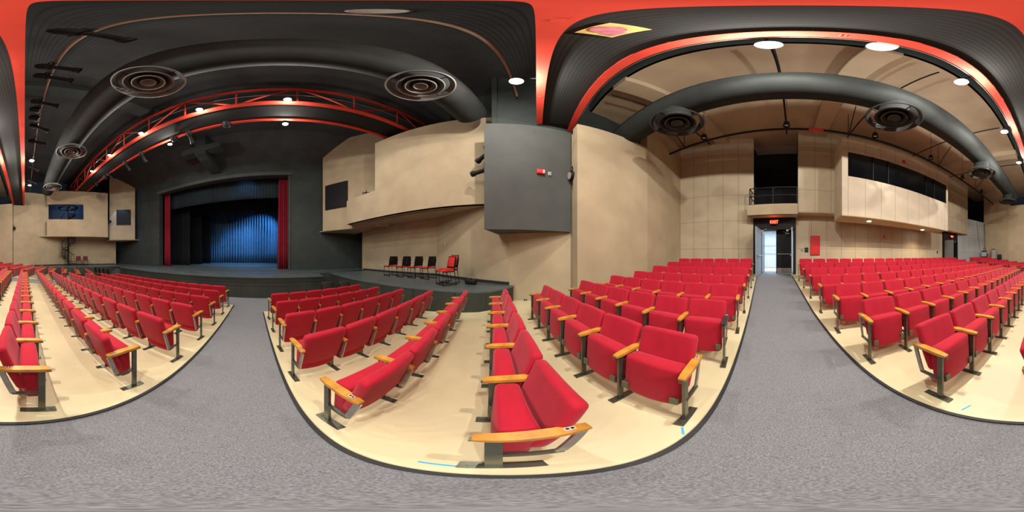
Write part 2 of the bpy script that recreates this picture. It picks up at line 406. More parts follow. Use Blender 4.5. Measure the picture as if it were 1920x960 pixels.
# lobby beyond the near door
mb = MB(); mb.box((10.6, 1.2, -.93), (5.0, 5.0, .06)); st(mb.build('floor_lobby', 'tan'))
mb = MB(); mb.box((13.0, 1.2, .8), (.1, 5.0, 3.5)); mb.box((10.6, 3.7, .8), (4.9, .1, 3.5)); mb.box((10.6, -1.3, .8), (4.9, .1, 3.5)); st(mb.build('wall_lobby', 'lightwall'))
mb = MB(); mb.box((10.6, 1.2, 2.0), (5.0, 5.0, .1)); st(mb.build('ceiling_lobby', 'white'))
add_light('lobby_light', 'AREA', (10.6, 1.6, 1.9), 260, (.72, .86, 1), 1.6, (10.6, 1.6, -1))
def railing(x, ya, yb, z0, z1, label, mname='door_blue'):
    o = empty('stair_railing', (x, ya, z0), 0, label, 'railing')
    mb = MB(); mb.bar((0, 0, z1-z0), (0, yb-ya, z1-z0), .05, .05); mb.bar((0, 0, .1), (0, yb-ya, .1), .04, .04); mb.build('rail', mname, o)
    mb = MB(); n = int(abs(yb-ya)/.12)
    for i in range(n+1): mb.bar((0, (yb-ya)*i/n, 0), (0, (yb-ya)*i/n, z1-z0), .02, .02)
    mb.build('balusters', mname, o)
railing(11.2, 2.6, .2, -.9, .15, 'pale lower railing with upright bars seen through the open double doors')
railing(12.6, 2.6, .2, .35, 1.0, 'upper railing at the far side of the lobby beyond the doors')
# exit signs
def text_mesh(name, body, size, m, parent, loc, rot, depth=.004):
    cu = bpy.data.curves.new(name, 'FONT'); cu.body = body; cu.size = size; cu.extrude = depth; cu.align_x = 'CENTER'; cu.align_y = 'CENTER'
    o = bpy.data.objects.new(name+'_tmp', cu); C.objects.link(o)
    dg = bpy.context.evaluated_depsgraph_get(); me = bpy.data.meshes.new_from_object(o.evaluated_get(dg))
    bpy.data.objects.remove(o); me.materials.clear(); me.materials.append(M[m])
    t = bpy.data.objects.new(name, me); C.objects.link(t); t.parent = parent; t.location = loc; t.rotation_euler = rot
    return t
def exit_sign(x, y, z, label):
    o = empty('exit_sign', (x, y, z), 0, label, 'exit sign')
    mb = MB(); mb.box((0, 0, 0), (.06, .34, .22), bevel=.01); mb.build('housing', 'exit_face', o)
    text_mesh('lettering', 'EXIT', .2, 'exit', o, (-.034, 0, 0), (R(90), 0, R(-90)))
    add_light('exit_glow', 'POINT', (x-.12, y, z+.02), 3, (1, .08, .03), .05)
exit_sign(7.62, .86, 1.62, 'glowing red exit sign above the open double doors under the balcony')
exit_sign(7.62, -11.3, 1.62, 'small glowing red exit sign above the dark far doorway')

# ------------------------------------------------------------------ ceilings
mb = MB(); mb.box((5.3, -5.5, 7.05), (6.9, 28, .1)); st(mb.build('ceiling_rear', 'ceil_beige'))
mb = MB(); mb.box((9.5, .9, 7.05), (1.5, 3.5, .1)); st(mb.build('ceiling_alcove', 'white'))  # white, not beige: the brighter light on this alcove is put into its colour
mb = MB(); mb.box((1.86, -5.5, 8.0), (.12, 28, 2.0)); st(mb.build('trim_ceiling_step', 'dark_wall'))
mb = MB(); mb.box((-3.6, -5.5, 8.95), (11.2, 28, .1)); st(mb.build('ceiling_front', 'ceil_dark'))
mb = MB(); mb.prism([(-9.1, 8.5), (-9.1, -19.5), (-11.6, -19.5), (-11.6, 8.5)], lambda x, y: 8.9+(x+9.1)*.78, lambda x, y: 9.0+(x+9.1)*.78); st(mb.build('ceiling_slope', 'ceil_dark'))
# concrete beams of the rear ceiling run front to back
for yy in (-1.2, -9.3, -5.25+8.6):
    mb = MB(); mb.box((4.9, yy, 6.85), (6.1, .62, .38), bevel=.02); st(mb.build('beam', 'ceil_beige'))
mb = MB(); mb.box((-3.6, -5.25, 8.7), (11, .7, .5)); st(mb.build('beam', 'dark_wall'))
# dark haunched beam end above the proscenium
mb = MB(); mb.ext([(-8.6, 8.9), (-8.6, 7.1), (-9.2, 6.9), (-11.1, 6.7), (-11.1, 7.3)], -5.0, -4.3)
mb.box((-8.9, -4.65, 7.55), (.7, 2.6, .5)); st(mb.build('beam', 'dark_wall'))

# ------------------------------------------------------------------ proscenium and stage
XP = -11.25
mb = MB()
mb.prism([(XP, 8.2), (XP, .52), (XP-.5, .52), (XP-.5, 8.2)], -2.4, 7.4)
mb.prism([(XP, -10.35), (XP, -18.5), (XP-.5, -18.5), (XP-.5, -10.35)], -2.4, 7.4)
mb.prism([(XP, .52), (XP, -10.35), (XP-.5, -10.35), (XP-.5, .52)], 6.05, 7.4)
st(mb.build('wall_proscenium', 'dark_wall'))
mb = MB(); mb.box((XP+.05, -4.9, 6.2), (.12, 11.4, .28)); mb.box((XP+.04, .62, 2.5), (.1, .07, 7.0)); st(mb.build('trim_proscenium', 'grey_wall'))
mb = MB()
front = []
for i in range(33):
    y = 2.05 - 13.6*i/32 - .25*0
    x = -7.2 - .045*((y+4.6)**2)*(.22 if abs(y+4.6) < 9 else .3)
    front.append((x, y))
mb.prism(front + [(-23.5, -18.2), (-23.5, 8.2), (-9.2, 8.2), (-9.2, 2.05)][0:0] + [(-8.3, -11.55), (-8.3, -13.0), (-9.5, -13.4), (-9.5, -18.1), (-23.5, -18.1), (-23.5, 8.1), (-9.5, 8.1), (-9.5, 2.9), (-8.6, 2.05)], STAGE_Z-.05, STAGE_Z)
st(mb.build('floor_stage', 'stage'))
mb = MB()
f2 = [(x-.05, y) for x, y in front]
mb.prism(f2 + [(-8.3, -11.5), (-9.0, -11.5), (-9.0, 2.0), (-8.6, 2.0)], -2.3, STAGE_Z-.05)
mb.box((-8.9, 2.4, -1.6), (.1, 1.2, 1.3)); mb.box((-8.95, -12.4, -1.6), (.1, 1.9, 1.3))
st(mb.build('trim_stage_front', 'stage_face'))
mb = MB()
for a, b in zip(front, front[1:]): mb.bar((a[0]+.02, a[1], STAGE_Z-.22), (b[0]+.02, b[1], STAGE_Z-.22), .02, .015)
st(mb.build('trim_stage_nosing', 'edge'))
# side platforms
PL = [(-9.5, 2.75), (-7.1, 2.85), (-6.2, 2.98), (-4.9, 3.22), (-3.7, 3.52), (-2.7, 3.78), (-2.0, 3.93), (-1.5, 4.08), (-1.2, 4.3), (-.95, 4.7), (-.72, 5.2), (-.9, 5.28), (-4.6, 6.52), (-10.0, 5.5)]
for s in (1, -1):
    P = PL if s > 0 else [mir(p) for p in PL][::-1]
    mb = MB(); mb.prism(P, STAGE_Z-.05, STAGE_Z); st(mb.build('floor_side_stage', 'stage'))
    cx = sum(p[0] for p in P)/len(P); cy = sum(p[1] for p in P)/len(P)
    Q = [(p[0]+(cx-p[0])*.008, p[1]+(cy-p[1])*.02) for p in P]
    mb = MB(); mb.prism(Q, -2.3, STAGE_Z-.05); st(mb.build('trim_side_stage_front', 'stage_face'))
    # small base moulding on the wall
    WQ = WP if s > 0 else rm(WP)
    mb = MB()
    for a, b in zip(WQ, WQ[1:]):
        d = Vector((b[0]-a[0], b[1]-a[1])).normalized(); n = Vector((d.y, -d.x))*.025
        mb.prism([a, b, (b[0]+n.x, b[1]+n.y), (a[0]+n.x, a[1]+n.y)], STAGE_Z, STAGE_Z+.1)
    st(mb.build('baseboard_side_stage', 'edge'))
mb = MB(); mb.prism([(-11.2, 8), (-11.2, 2.9), (-9.4, 2.9), (-9.9, 8)], STAGE_Z-.06, STAGE_Z-.002); mb.prism([(-11.2, -18), (-9.9, -18), (-9.4, -13.4), (-11.2, -13.4)], STAGE_Z-.06, STAGE_Z-.002); st(mb.build('floor_wings', 'stage'))
# stage steps in the far corner
so = empty('stage_steps', (-7.1, -12.3, -1.97), 0, 'dark green stage steps in the corner between main stage and far side platform', 'steps')
for i in range(4):
    mb = MB(); mb.box((-.15-.28*i, 0, .1+.2*i), (.3, 1.2, .2+.0)); mb.box((-.15-.28*i, 0, (.2*i)/2), (.3, 1.16, .2*i+.01)); mb.build('step', 'stage', so)
# curtains
def curtain(name, x, ya, yb, z0, z1, folds, amp, m, label, sag=0, group=None, z1f=None, taper=0):
    nu = folds*8
    def fn(u, v):
        y = ya+(yb-ya)*u; ym = (ya+yb)/2
        y = ym + (y-ym)*(1+taper*(1-v))
        a = amp*(.75+.25*math.sin(u*23.1+1))
        xx = x + a*math.sin(u*folds*2*math.pi + .8*math.sin(u*17)) * (1-.25*v)
        z = z0+(z1-z0)*v - sag*math.sin(math.pi*u)*(1-v)
        return (xx, y, z)
    mb = MB(); mb.grid(fn, nu, 6)
    o = mb.build(name, m, smooth=60); tag(o, label, 'curtain', group)
    sm = o.modifiers.new('cloth', 'SOLIDIFY'); sm.thickness = .012
    return o
curtain('house_curtain', -12.0, .52, -.12, STAGE_Z, 6.6, 5, .09, 'redcurt', 'red velvet curtain gathered beside the grey post of the stage opening', taper=.35)
curtain('house_curtain', -12.0, -9.62, -10.35, STAGE_Z, 6.6, 5, .09, 'redcurt', 'narrow red velvet curtain gathered against the far jamb of the stage opening', taper=.1)
curtain('stage_valance', -12.7, .6, -10.6, 4.72, 7.0, 46, .08, 'valance', 'dark pleated valance hanging across the top of the stage opening')
curtain('stage_border', -17, 3.0, -13, 4.75, 7.3, 40, .06, 'blackcurt', 'black border drape high above the middle of the stage')
curtain('stage_backdrop', -22, 2.2, -13.5, STAGE_Z+.02, 7.5, 42, .2, 'bluecurt', 'blue lit pleated rear curtain hung across the full stage')
for i, xx in enumerate((-14.5, -17.2, -19.6)):
    curtain('side_drape', xx, -9.0+.0*i, -13.4, STAGE_Z, 7.3, 16, .09, 'blackcurt', 'black side leg drape on the far side of the stage, %s back' % ('first', 'second', 'third')[i], group='black leg drapes of the stage')
    curtain('side_drape', xx, 3.8, .15+.22*i, STAGE_Z, 7.3, 14, .09, 'blackcurt', 'black side leg drape behind the gathered red curtain, %s back' % ('first', 'second', 'third')[i], group='black leg drapes of the stage')
slab('wall_stage_back', [(-23.4, 8.2), (-23.4, -18.5)], -2.4, 9, 'void', -.1)
slab('wall_stage_side', [(-11.7, 8.15), (-23.4, 8.15)], -2.4, 9, 'void', -.1)
slab('wall_stage_side', [(-11.7, -18.2), (-23.4, -18.2)], -2.4, 9, 'void', .1)
mb = MB(); mb.box((-17.5, -5, 8.6), (12.2, 27, .1)); st(mb.build('ceiling_stage', 'void'))

# ------------------------------------------------------------------ boxes above the side platforms
# near one: stepped solid front
bx = empty('side_balcony', (0, 0, 1.85), 0, 'tall beige side balcony with stepped top overhanging the near platform', 'balcony')
fy = lambda x: 5.72+.235*x
def face(mb, xa, xb, z0, z1, t=.2, mirror=False, fyy=fy):
    P = [(xa, fyy(xa)), (xb, fyy(xb)), (xb-.03, fyy(xb)+t), (xa-.03, fyy(xa)+t)]
    if mirror: P = [mir(p) for p in P][::-1]
    mb.prism(P, z0, z1)
mb = MB(); face(mb, -8.6, -6.43, 0, 1.42); face(mb, -6.43, -1.37, 0, 4.5); mb.build('front_panel', 'beige', bx)
mb = MB(); mb.prism([(-8.6, fy(-8.6)+.02), (-1.45, fy(-1.37)), (-.95, 5.25), (-4.6, 6.5), (-9.6, 5.55)], 0, .1); mb.build('soffit', 'beige', bx)
mb = MB(); mb.prism([(-8.6, fy(-8.6)), (-8.57, fy(-8.6)+.2), (-9.8, 5.6), (-9.95, 5.5)], 0, 1.42); mb.build('end_panel', 'beige', bx)
mb = MB(); mb.box((-6.5, 5.3, 3.0), (.12, 1.9, 2.9)); mb.build('inner_panel', 'dark_wall', bx)
mb = MB(); mb.bar((-7.9, fy(-7.9)+.45, -.012), (-3.0, fy(-3.0)+.35, -.012), .03, .012); mb.build('slot', 'edge', bx)
# far one: C shaped front with an opening
bx = empty('side_balcony', (0, 0, 1.9), 0, 'beige far side balcony with a long cut opening and spiral stair', 'balcony')
mb = MB(); face(mb, -8.03, -2.18, 0, 1.72, mirror=True); face(mb, -8.03, -2.18, 3.3, 4.75, mirror=True); face(mb, -8.03, -5.66, 1.72, 3.3, mirror=True)
mb.build('front_panel', 'beige', bx)
mb = MB(); mb.prism([mir(p) for p in [(-8.03, fy(-8.03)+.02), (-2.2, fy(-2.2)), (-1.3, 5.45), (-4.6, 6.5), (-9.3, 5.65)]][::-1], 0, .1); mb.build('soffit', 'beige', bx)
mb = MB(); mb.prism([mir(p) for p in [(-8.03, fy(-8.03)+.02), (-2.2, fy(-2.2)), (-1.6, 7.5), (-8.5, 7.5)]][::-1], 4.65, 4.75); mb.build('roof_panel', 'white', bx)
mb = MB(); mb.prism([mir(p) for p in [(-8.03, fy(-8.03)), (-8.0, fy(-8.03)+.2), (-9.2, 5.7), (-9.35, 5.65)]][::-1], 0, 1.5); mb.build('end_panel', 'beige', bx)
mb = MB(); mb.box((-5, YM-7.6, 3.2), (8, .1, 5)); mb.build('back_panel', 'blue_wall', bx)
add_light('balcony_blue', 'POINT', (-5.2, -16.7, 5.6), 90, (.35, .6, 1), .1)
# angled beige walls beside the proscenium, open below
for s in (1, -1):
    P = [(-11.2, 2.95), (-8.8, 4.83), (-8.95, 5.1), (-11.2, 3.35)]
    if s > 0: P = [(-10.75, 2.85), (-8.6, 4.5), (-7.2, 5.6), (-7.35, 5.8), (-10.75, 3.2)]
    else: P = [mir(p) for p in [(-10.75, 2.85), (-8.6, 4.5), (-8.75, 4.7), (-10.75, 3.2)]][::-1]
    mb = MB(); mb.prism(P, 1.72, 9.0); st(mb.build('wall_splay', 'beige'))
    P2 = [(-11.25, 2.75), (-10.75, 2.85), (-8.6, 4.5), (-8.6, 5.4), (-11.25, 5.6)]
    if s < 0: P2 = [mir(p) for p in P2][::-1]
    mb = MB(); mb.prism(P2, 1.68, 1.74); st(mb.build('trim_splay_soffit', 'beige'))
    mb = MB(); Q = [(-9.95, 5.5), (-9.95, 7.5), (-10.05, 7.5), (-10.05, 5.5)]
    if s < 0: Q = [mir(p) for p in Q][::-1]
    mb.prism(Q, -.96, 1.7); st(mb.build('wall_splay_return', 'beige'))
mb = MB(); mb.prism([(-11.15, 2.9), (-10.75, 2.85), (-10.75, 3.2), (-11.2, 3.3)], 1.72, 9.0); st(mb.build('wall_splay_return', 'dark_wall'))
# black speaker-screens on them
def screen(P0, P1, z0, z1, label):
    a = Vector((*P0, 0)); b = Vector((*P1, 0)); d = (b-a).normalized(); n = Vector((d.y, -d.x, 0))
    o = empty('black_screen', (a.x, a.y, z0), 0, label, 'screen')
    mb = MB(); q = [(0, 0), ((b-a).x, (b-a).y), ((b-a).x+n.x*.06, (b-a).y+n.y*.06), (n.x*.06, n.y*.06)]
    mb.prism(q, 0, z1-z0); mb.build('frame', 'black', o)
    mb = MB(); q = [(d.x*.05+n.x*.06, d.y*.05+n.y*.06), ((b-a).x-d.x*.05+n.x*.06, (b-a).y-d.y*.05+n.y*.06), ((b-a).x-d.x*.05+n.x*.07, (b-a).y-d.y*.05+n.y*.07), (d.x*.05+n.x*.07, d.y*.05+n.y*.07)]
    mb.prism(q, .05, z1-z0-.05); mb.build('panel', 'black', o)
screen((-10.55, 3.0), (-9.2, 4.04), 3.15, 5.0, 'black rectangular screen on the angled beige wall beside the near balcony')
a, b = mir((-9.2, 4.04)), mir((-10.4, 3.12)); screen(a, b, 3.3, 5.0, 'black rectangular screen on the shaded angled wall beyond the far balcony')
add_light('far_blue_wash', 'SPOT', (-7.9, -16.4, 5.4), 0, (.35, .6, 1), .1, (-9.8, -14, 2), 70)
# grey hanging block
mb = MB(); mb.prism([(-1.41, 4.24), (1.04, 4.89), (1.04, 4.97), (-.9, 5.3), (-1.3, 5.4)], .74, 4.72)
o = mb.build('wall_right_block', 'grey_wall'); st(o)
# fire alarm devices
def small_box(name, loc, size, rz, m, label, cat, parts=()):
    o = empty(name, loc, rz, label, cat)
    mb = MB(); mb.box((0, 0, 0), size, bevel=min(size)*.2); mb.build('body', m, o)
    for nm, c, sz, mm in parts:
        mb = MB(); mb.box(c, sz, bevel=min(sz)*.2); mb.build(nm, mm, o)
    return o
a_bl = math.atan2(.65, 2.45)
def on_block(x, off): return (x, 4.24+(x+1.41)*.65/2.45-off)
p = on_block(.12, .04)
small_box('fire_alarm', (*p, 2.62), (.24, .08, .17), a_bl, 'redplastic', 'red fire alarm strobe on the dark grey hanging wall block', 'fire alarm', [('strobe_lens', (.08, -.045, 0), (.05, .02, .12), 'white'), ('speaker_grille', (-.04, -.045, 0), (.12, .012, .12), 'redplastic')])
p = on_block(.38, .02)
small_box('wall_thermostat', (*p, 2.6), (.09, .04, .13), a_bl, 'white', 'small white wall device beside the red alarm on grey block', 'wall device', [('cover', (0, -.022, 0), (.06, .01, .1), 'greycloth')])
small_box('fire_alarm', (6.06, -4.98, 5.12), (.08, .2, .17), 0, 'redplastic', 'red fire alarm on the booth front above the window strip', 'fire alarm', [('strobe_lens', (-.045, -.05, 0), (.02, .05, .12), 'white')])
small_box('fire_alarm', (7.86, -5.0, 1.12), (.06, .14, .14), 0, 'redplastic', 'red alarm on the shaded wall beneath the booth', 'fire alarm', [('strobe_lens', (-.035, -.03, 0), (.02, .04, .1), 'white')])
small_box('fire_alarm', (-.5, -15.78, 1.62), (.2, .08, .16), 0, 'redplastic', 'red fire alarm on the beige wall beside the far balcony', 'fire alarm', [('strobe_lens', (.05, .045, 0), (.05, .02, .12), 'white')])
fc = small_box('fire_hose_cabinet', (7.87, -1.1, .52), (.06, .47, .95), 0, 'redplastic', 'tall red fire cabinet on the back wall beside the double doors', 'fire cabinet', [('door', (-.035, 0, 0), (.02, .42, .9), 'redplastic'), ('handle', (-.05, .16, 0), (.02, .02, .1), 'steel2')])
small_box('wall_switch', (7.88, -.47, .3), (.03, .08, .13), 0, 'steel2', 'grey wall switch between double doors and black control plate', 'switch', [('toggle', (-.02, 0, 0), (.015, .02, .04), 'white')])
small_box('control_plate', (7.88, -.68, .3), (.04, .17, .22), 0, 'black', 'black control plate on back wall next to red cabinet', 'control panel', [('dial', (-.025, 0, 0), (.015, .07, .07), 'dull')])
small_box('control_plate', (7.88, -9.7, .3), (.04, .1, .2), 0, 'black', 'black plate on back wall beside the dark far doorway', 'control panel', [('cover', (-.022, 0, 0), (.01, .07, .16), 'dull')])
small_box('wall_outlet', (-.35, 5.19, -1.45), (.14, .02, .1), R(-9), 'steel2', 'steel power outlet low on wall beside the platform end', 'outlet', [('socket', (-.03, -.012, 0), (.04, .01, .07), 'black'), ('socket', (.03, -.012, 0), (.04, .01, .07), 'black')])
small_box('wall_plate', (-3.96, 6.3, .55), (.09, .03, .13), R(-18.5), 'white', 'small pale plate on shaded wall above the red platform chair', 'wall plate', [('knob', (0, -.02, 0), (.03, .02, .03), 'black')])

# ------------------------------------------------------------------ trusses and catwalks
def truss(x, ya, yb, zb, zt, label, phase=0, step=1.35, flange=.17):
    o = empty('roof_truss', (x, ya, zb), 0, label, 'truss', 'red steel trusses across the hall')
    L = yb-ya
    mb = MB(); mb.box((0, L/2, 0), (flange, abs(L), .025)); mb.box((0, L/2, .09), (.03, abs(L), .16)); mb.build('bottom_chord', 'truss', o)
    mb = MB(); mb.box((0, L/2, zt-zb), (.12, abs(L), .03)); mb.box((0, L/2, zt-zb-.05), (.03, abs(L), .1)); mb.build('top_chord', 'truss', o)
    n = int(abs(L)/step); mb = MB(); md = MB()
    for i in range(n+1):
        y = L*i/n; mb.bar((0, y, 0), (0, y, zt-zb), .05, .05)
        if i < n:
            y2 = L*(i+1)/n; a, b = ((y, 0), (y2, zt-zb)) if (i+phase) % 2 else ((y, zt-zb), (y2, 0))
            md.bar((0, a[0], a[1]), (0, b[0], b[1]), .055, .055)
    mb.build('posts', 'truss', o)['kind'] = 'stuff'; md.build('diagonals', 'truss', o)['kind'] = 'stuff'
    return o
TZ = 5.0
truss(.08, 4.75, -15.9, TZ, 6.15, 'red truss directly overhead, stage side of the rear catwalk')
truss(1.05, 5.1, -15.3, TZ, 6.15, 'red truss in front of the beige ceiling, rear catwalk', 1)
TS2 = 6.6
truss(-4.82, 7.9, -18.0, TS2, 7.9, 'red truss with tall web and lamps, nearer one of the stage catwalk', 0, 1.75, .2)
truss(-5.95, 7.9, -18.0, TS2, 7.9, 'red truss on the stage side of the stage catwalk', 1, 1.75, .13)
for xa, xb, lab in ((.17, .97, 'dark grating walkway between the two overhead red trusses'), (-5.86, -4.93, 'dark grating walkway between the two red trusses by the stage')):
    mb = MB(); ya, yb, dz = (4.8, -15.4, TZ) if xa > 0 else (7.8, -17.9, TS2)
    mb.box(((xa+xb)/2, (ya+yb)/2, dz+.1), (xb-xa, abs(yb-ya), .05)); tag(mb.build('catwalk_deck', 'grating'), lab, 'catwalk')
def wire(name, pts, r, m, label, cat, n=8):
    mb = MB(); mb.tube(pts, r, n); return tag(mb.build(name, m, smooth=60), label, cat)
wire('conduit', [(-4.68, 7.7, 7.1), (-4.68, -14, 7.1)], .011, 'steel2', 'thin white conduit along the nearer stage catwalk truss', 'conduit')
wire('conduit', [(1.17, 4.9, 5.03), (1.17, -14.5, 5.03)], .008, 'steel2', 'thin pale conduit along the underside of the rear truss', 'conduit')
wire('lighting_pipe', [(-.5, 4.2, 6.3), (-.5, -15.5, 6.3)], .03, 'pipe', 'copper coloured lighting pipe carrying spotlights beside the overhead truss', 'pipe')
wire('sprinkler_pipe', [(5.53, 5.2, 5.47), (5.53, -.6, 5.47)], .055, 'black', 'thick black sprinkler pipe between side wall and red coupling', 'pipe', 12)
wire('sprinkler_pipe', [(5.53, -1.0, 5.47), (5.53, -15.9, 5.47)], .055, 'black', 'thick black sprinkler pipe running past the booth from the red coupling', 'pipe', 12)
o = empty('pipe_coupling', (5.53, -.8, 5.47), 0, 'bright red coupling joining the two black sprinkler pipes', 'pipe coupling')
mb = MB(); mb.tube([(0, .25, 0), (0, .1, .0), (0, -.1, .03), (0, -.25, 0)], .075, 14); mb.build('elbow', 'redplastic', o, 60)
for yy in (.22, -.22):
    mb = MB(); mb.cyl((0, yy-.03, 0), (0, yy+.03, 0), .095); mb.build('collar', 'redplastic', o, 60)
for i, (yy, lab) in enumerate(((3.9, 'above the duct end by the side wall'), (.25, 'above the balcony alcove'), (-2.45, 'beside the wide ceiling beam'), (-6.3, 'over the middle of the booth'), (-10.3, 'over the far door'))):
    wire('ceiling_conduit', [(1.95, yy, 6.6), (7.1, yy, 6.6)], .03, 'black', 'black conduit under the beige ceiling '+lab, 'conduit')
for i, (yy, lab) in enumerate(((4.3, 'close to the side wall'), (-2.0, 'above the first booth windows'), (-6.9, 'above the last booth windows'), (-11.5, 'near the far door'))):
    o = empty('pipe_brace', (5.53, yy, 5.47), 0, 'black angled brace holding the sprinkler pipe '+lab, 'brace', 'braces of the sprinkler pipe')
    mb = MB(); mb.bar((0, 0, 0), (-.9, .1, 1.1), .03, .03); mb.build('strut', 'black', o)
    mb = MB(); mb.bar((0, .03, 0), (0, .03, 1.5), .02, .02); mb.build('hanger_rod', 'black', o)

# ------------------------------------------------------------------ ducts and round diffusers
mb = MB(); mb.tube([(2.97, 5.9, 5.12), (2.97, -12.3, 5.12), (2.97, -12.75, 5.05), (2.97, -12.9, 4.9)], .49, 36)
o = tag(mb.build('round_duct', 'duct', smooth=40), 'big black round air duct under the beige rear ceiling', 'air duct')
mb = MB(); mb.tube([(-1.88, 4.45, 5.68), (-1.88, -13.3, 5.68)], .49, 36)
tag(mb.build('round_duct', 'duct', smooth=40), 'big black round air duct between the overhead truss and stage catwalk', 'air duct')
def diffuser(x, y, z, r, ztop, label, dm='diff'):
    o = empty('round_diffuser', (x, y, z), 0, label, 'air diffuser', 'round ring diffusers under the ducts')
    mb = MB(); mb.lathe([(r*.52, .12), (r*.52, ztop-z), (r*.5, ztop-z), (r*.5, .12)], 32); mb.build('neck', 'duct', o, 40)
    for k, (a, b, h0, h1) in enumerate(((1.0, .82, 0, .13), (.70, .52, -.0, .12), (.47, .30, -.01, .1), (.23, .02, -.0, .08))):
        mb = MB()
        mb.lathe([(r*a, h0), (r*(a-.035), h0-.015), (r*(a-.05), h0+.005), (r*b, h1), (r*b, h1+.012), (r*(a-.02), h0+.03)], 48)
        mb.build('ring', dm, o, 50)
    mb = MB()
    for q in range(2): mb.bar((-r*.85, 0, .09) if q else (0, -r*.85, .09), (r*.85, 0, .09) if q else (0, r*.85, .09), .02, .02)
    mb.build('spider', 'duct', o)
    return o
for yy, lab in ((2.54, 'high by the side wall above the pipe end'), (-2.14, 'hanging in front of the booth corner'), (-6.8, 'hanging in front of the last booth windows'), (-11.6, 'at the far end of the rear duct')):
    diffuser(2.97, yy, 4.13, .66, 4.75, 'black ringed round diffuser '+lab, 'diff_dark')
for yy, lab in ((2.2, 'washed pale by the lamp above the near balcony'), (-2.0, 'large and bright above the middle of the stage'), (-6.41, 'smaller, towards the far balcony'), (-10.9, 'at the far end just above the far balcony')):
    diffuser(-1.9, yy, 4.96, .64, 5.4, 'ringed round diffuser '+lab)

# ------------------------------------------------------------------ lamps
lamp_pts = []
def flood(x, y, z, label, power=1.0, lit=True):
    o = empty('flood_lamp', (x, y, z), 0, label, 'lamp', 'flood lamps on the catwalks')
    mb = MB(); mb.lathe([(.03, .16), (.07, .14), (.12, .03), (.125, .0), (.11, .0), (.1, .03), (.05, .11)], 24, closed=True); mb.build('reflector', 'black', o, 50)
    mb = MB(); mb.lathe([(0.001, .02), (.09, .02), (.1, .03), (0.001, .04)], 20, closed=False); mb.build('bulb', 'lamp', o, 50)
    tx, tz = ((1.05, 5.0) if x > 1 else (.08, 5.0) if x > -1 else (-4.82, 6.6) if x > -5 else (-5.95, 6.6)); hz = tz+.08-z
    mb = MB(); mb.bar((0, 0, .1), (0, 0, hz+.02), .03, .03); mb.bar((0, 0, hz), (tx-x, 0, hz), .03, .03); mb.build('hanger', 'black', o)
    if x > 1:
        add_light('flood_light', 'POINT', (x, y, z-.12), LAMP_W*power*.55, LAMP_COL, .06)
        add_light('flood_light', 'SPOT', (x, y, z-.12), LAMP_W*power*.75, LAMP_COL, .04, (x+1.8, y, z-3), 150, .25)
    elif x > -1: add_light('flood_light', 'POINT', (x, y, z-.12), LAMP_W*power*.8, LAMP_COL, .05)
    else:
        add_light('flood_light', 'POINT', (x, y, z-.12), LAMP_W*power*.35, LAMP_COL, .06)
        add_light('flood_light', 'SPOT', (x, y, z-.12), LAMP_W*power*.7, LAMP_COL, .06, (x+.6, y, z-3), 158, .25)
for (x, y, z, lab, pw) in (
    (1.36, .2, 4.85, 'blazing lamp under the rear truss above the balcony doors', 1.15),
    (1.36, -2.3, 4.85, 'blazing lamp under the rear truss before the booth', 1.15),
    (1.36, -4.9, 4.85, 'lamp under the rear truss, beyond the brightest two', 1.15),
    (1.36, -7.4, 4.85, 'smallest lamp in the row under the rear truss', 1.15),
    (-.33, 2.65, 4.9, 'blazing lamp in front of the overhead truss above the grey block', 1.0),
    (-.33, -7.4, 4.9, 'starry lamp beside the overhead truss on the far side', .8),
    (-.33, -10.6, 4.9, 'lamp low beside the overhead truss near the far wall', .8),
    (-4.6, .2, 6.55, 'bright lamp at the middle of the nearer stage catwalk truss', .8),
    (-4.6, -2.5, 6.55, 'bright lamp on the stage catwalk beneath the large diffuser', .9),
    (-4.6, -5.3, 6.55, 'lamp on the stage catwalk, third from its brightest', .8),
    (-4.6, -8.0, 6.55, 'lamp on the stage catwalk, fourth from its brightest', .8),
    (-4.6, -10.5, 6.55, 'lamp on the stage catwalk, fifth, by the far end', .8),
    (-6.2, .18, 6.5, 'bright lamp on the stage side truss facing the opening', .9),
    (-6.2, -5.0, 6.5, 'small lamp on the stage side truss', .8),
): flood(x, y, z, lab, pw)
# pendants
for yy, lab in ((2.96, 'beside the ring diffuser by the side wall'), (.18, 'above the balcony alcove'), (-2.72, 'above the booth corner'), (-5.56, 'above the middle booth windows'), (-8.4, 'above the last booth window'), (-11.2, 'near the far doorway')):
    o = empty('pendant_light', (4.9, yy, 5.1), 0, 'small black pendant light on a thin rod '+lab, 'pendant light', 'black pendant lights in front of the booth')
    mb = MB(); mb.lathe([(.03, .18), (.09, .15), (.11, -.08), (.105, -.09), (.1, -.06), (.05, .12)], 20, closed=True); mb.build('shade', 'black', o, 50)
    mb = MB(); mb.lathe([(.001, -.03), (.066, -.03), (.066, -.02), (.001, -.02)], 20, closed=False); mb.build('bulb', 'lens', o, 50)
    mb = MB(); mb.bar((0, 0, .14), (0, 0, 1.9), .012, .012); mb.build('rod', 'black', o)
# ceiling discs
for (x, y, z, r, lab) in ((-.51, .35, 8.88, .13, 'pale ring light fitting in the dark ceiling near the overhead truss'), (1.25, -.62, 8.8, .16, 'pale round speaker above the rear truss'), (1.4, -.86, 5.6, .17, 'large pale round disc beside the rear truss and ceiling beam')):
    o = empty('ceiling_disc', (x, y, z), 0, lab, 'ceiling fitting')
    mb = MB(); mb.lathe([(r, 0), (r*.9, -.03), (r*.75, -.02), (.001, -.015), (.001, .02), (r, .02)], 32, closed=False); mb.build('disc', 'white', o, 50)
    mb = MB(); mb.bar((0, 0, .02), (0, 0, .1), .03, .03); mb.build('stem', 'black', o)
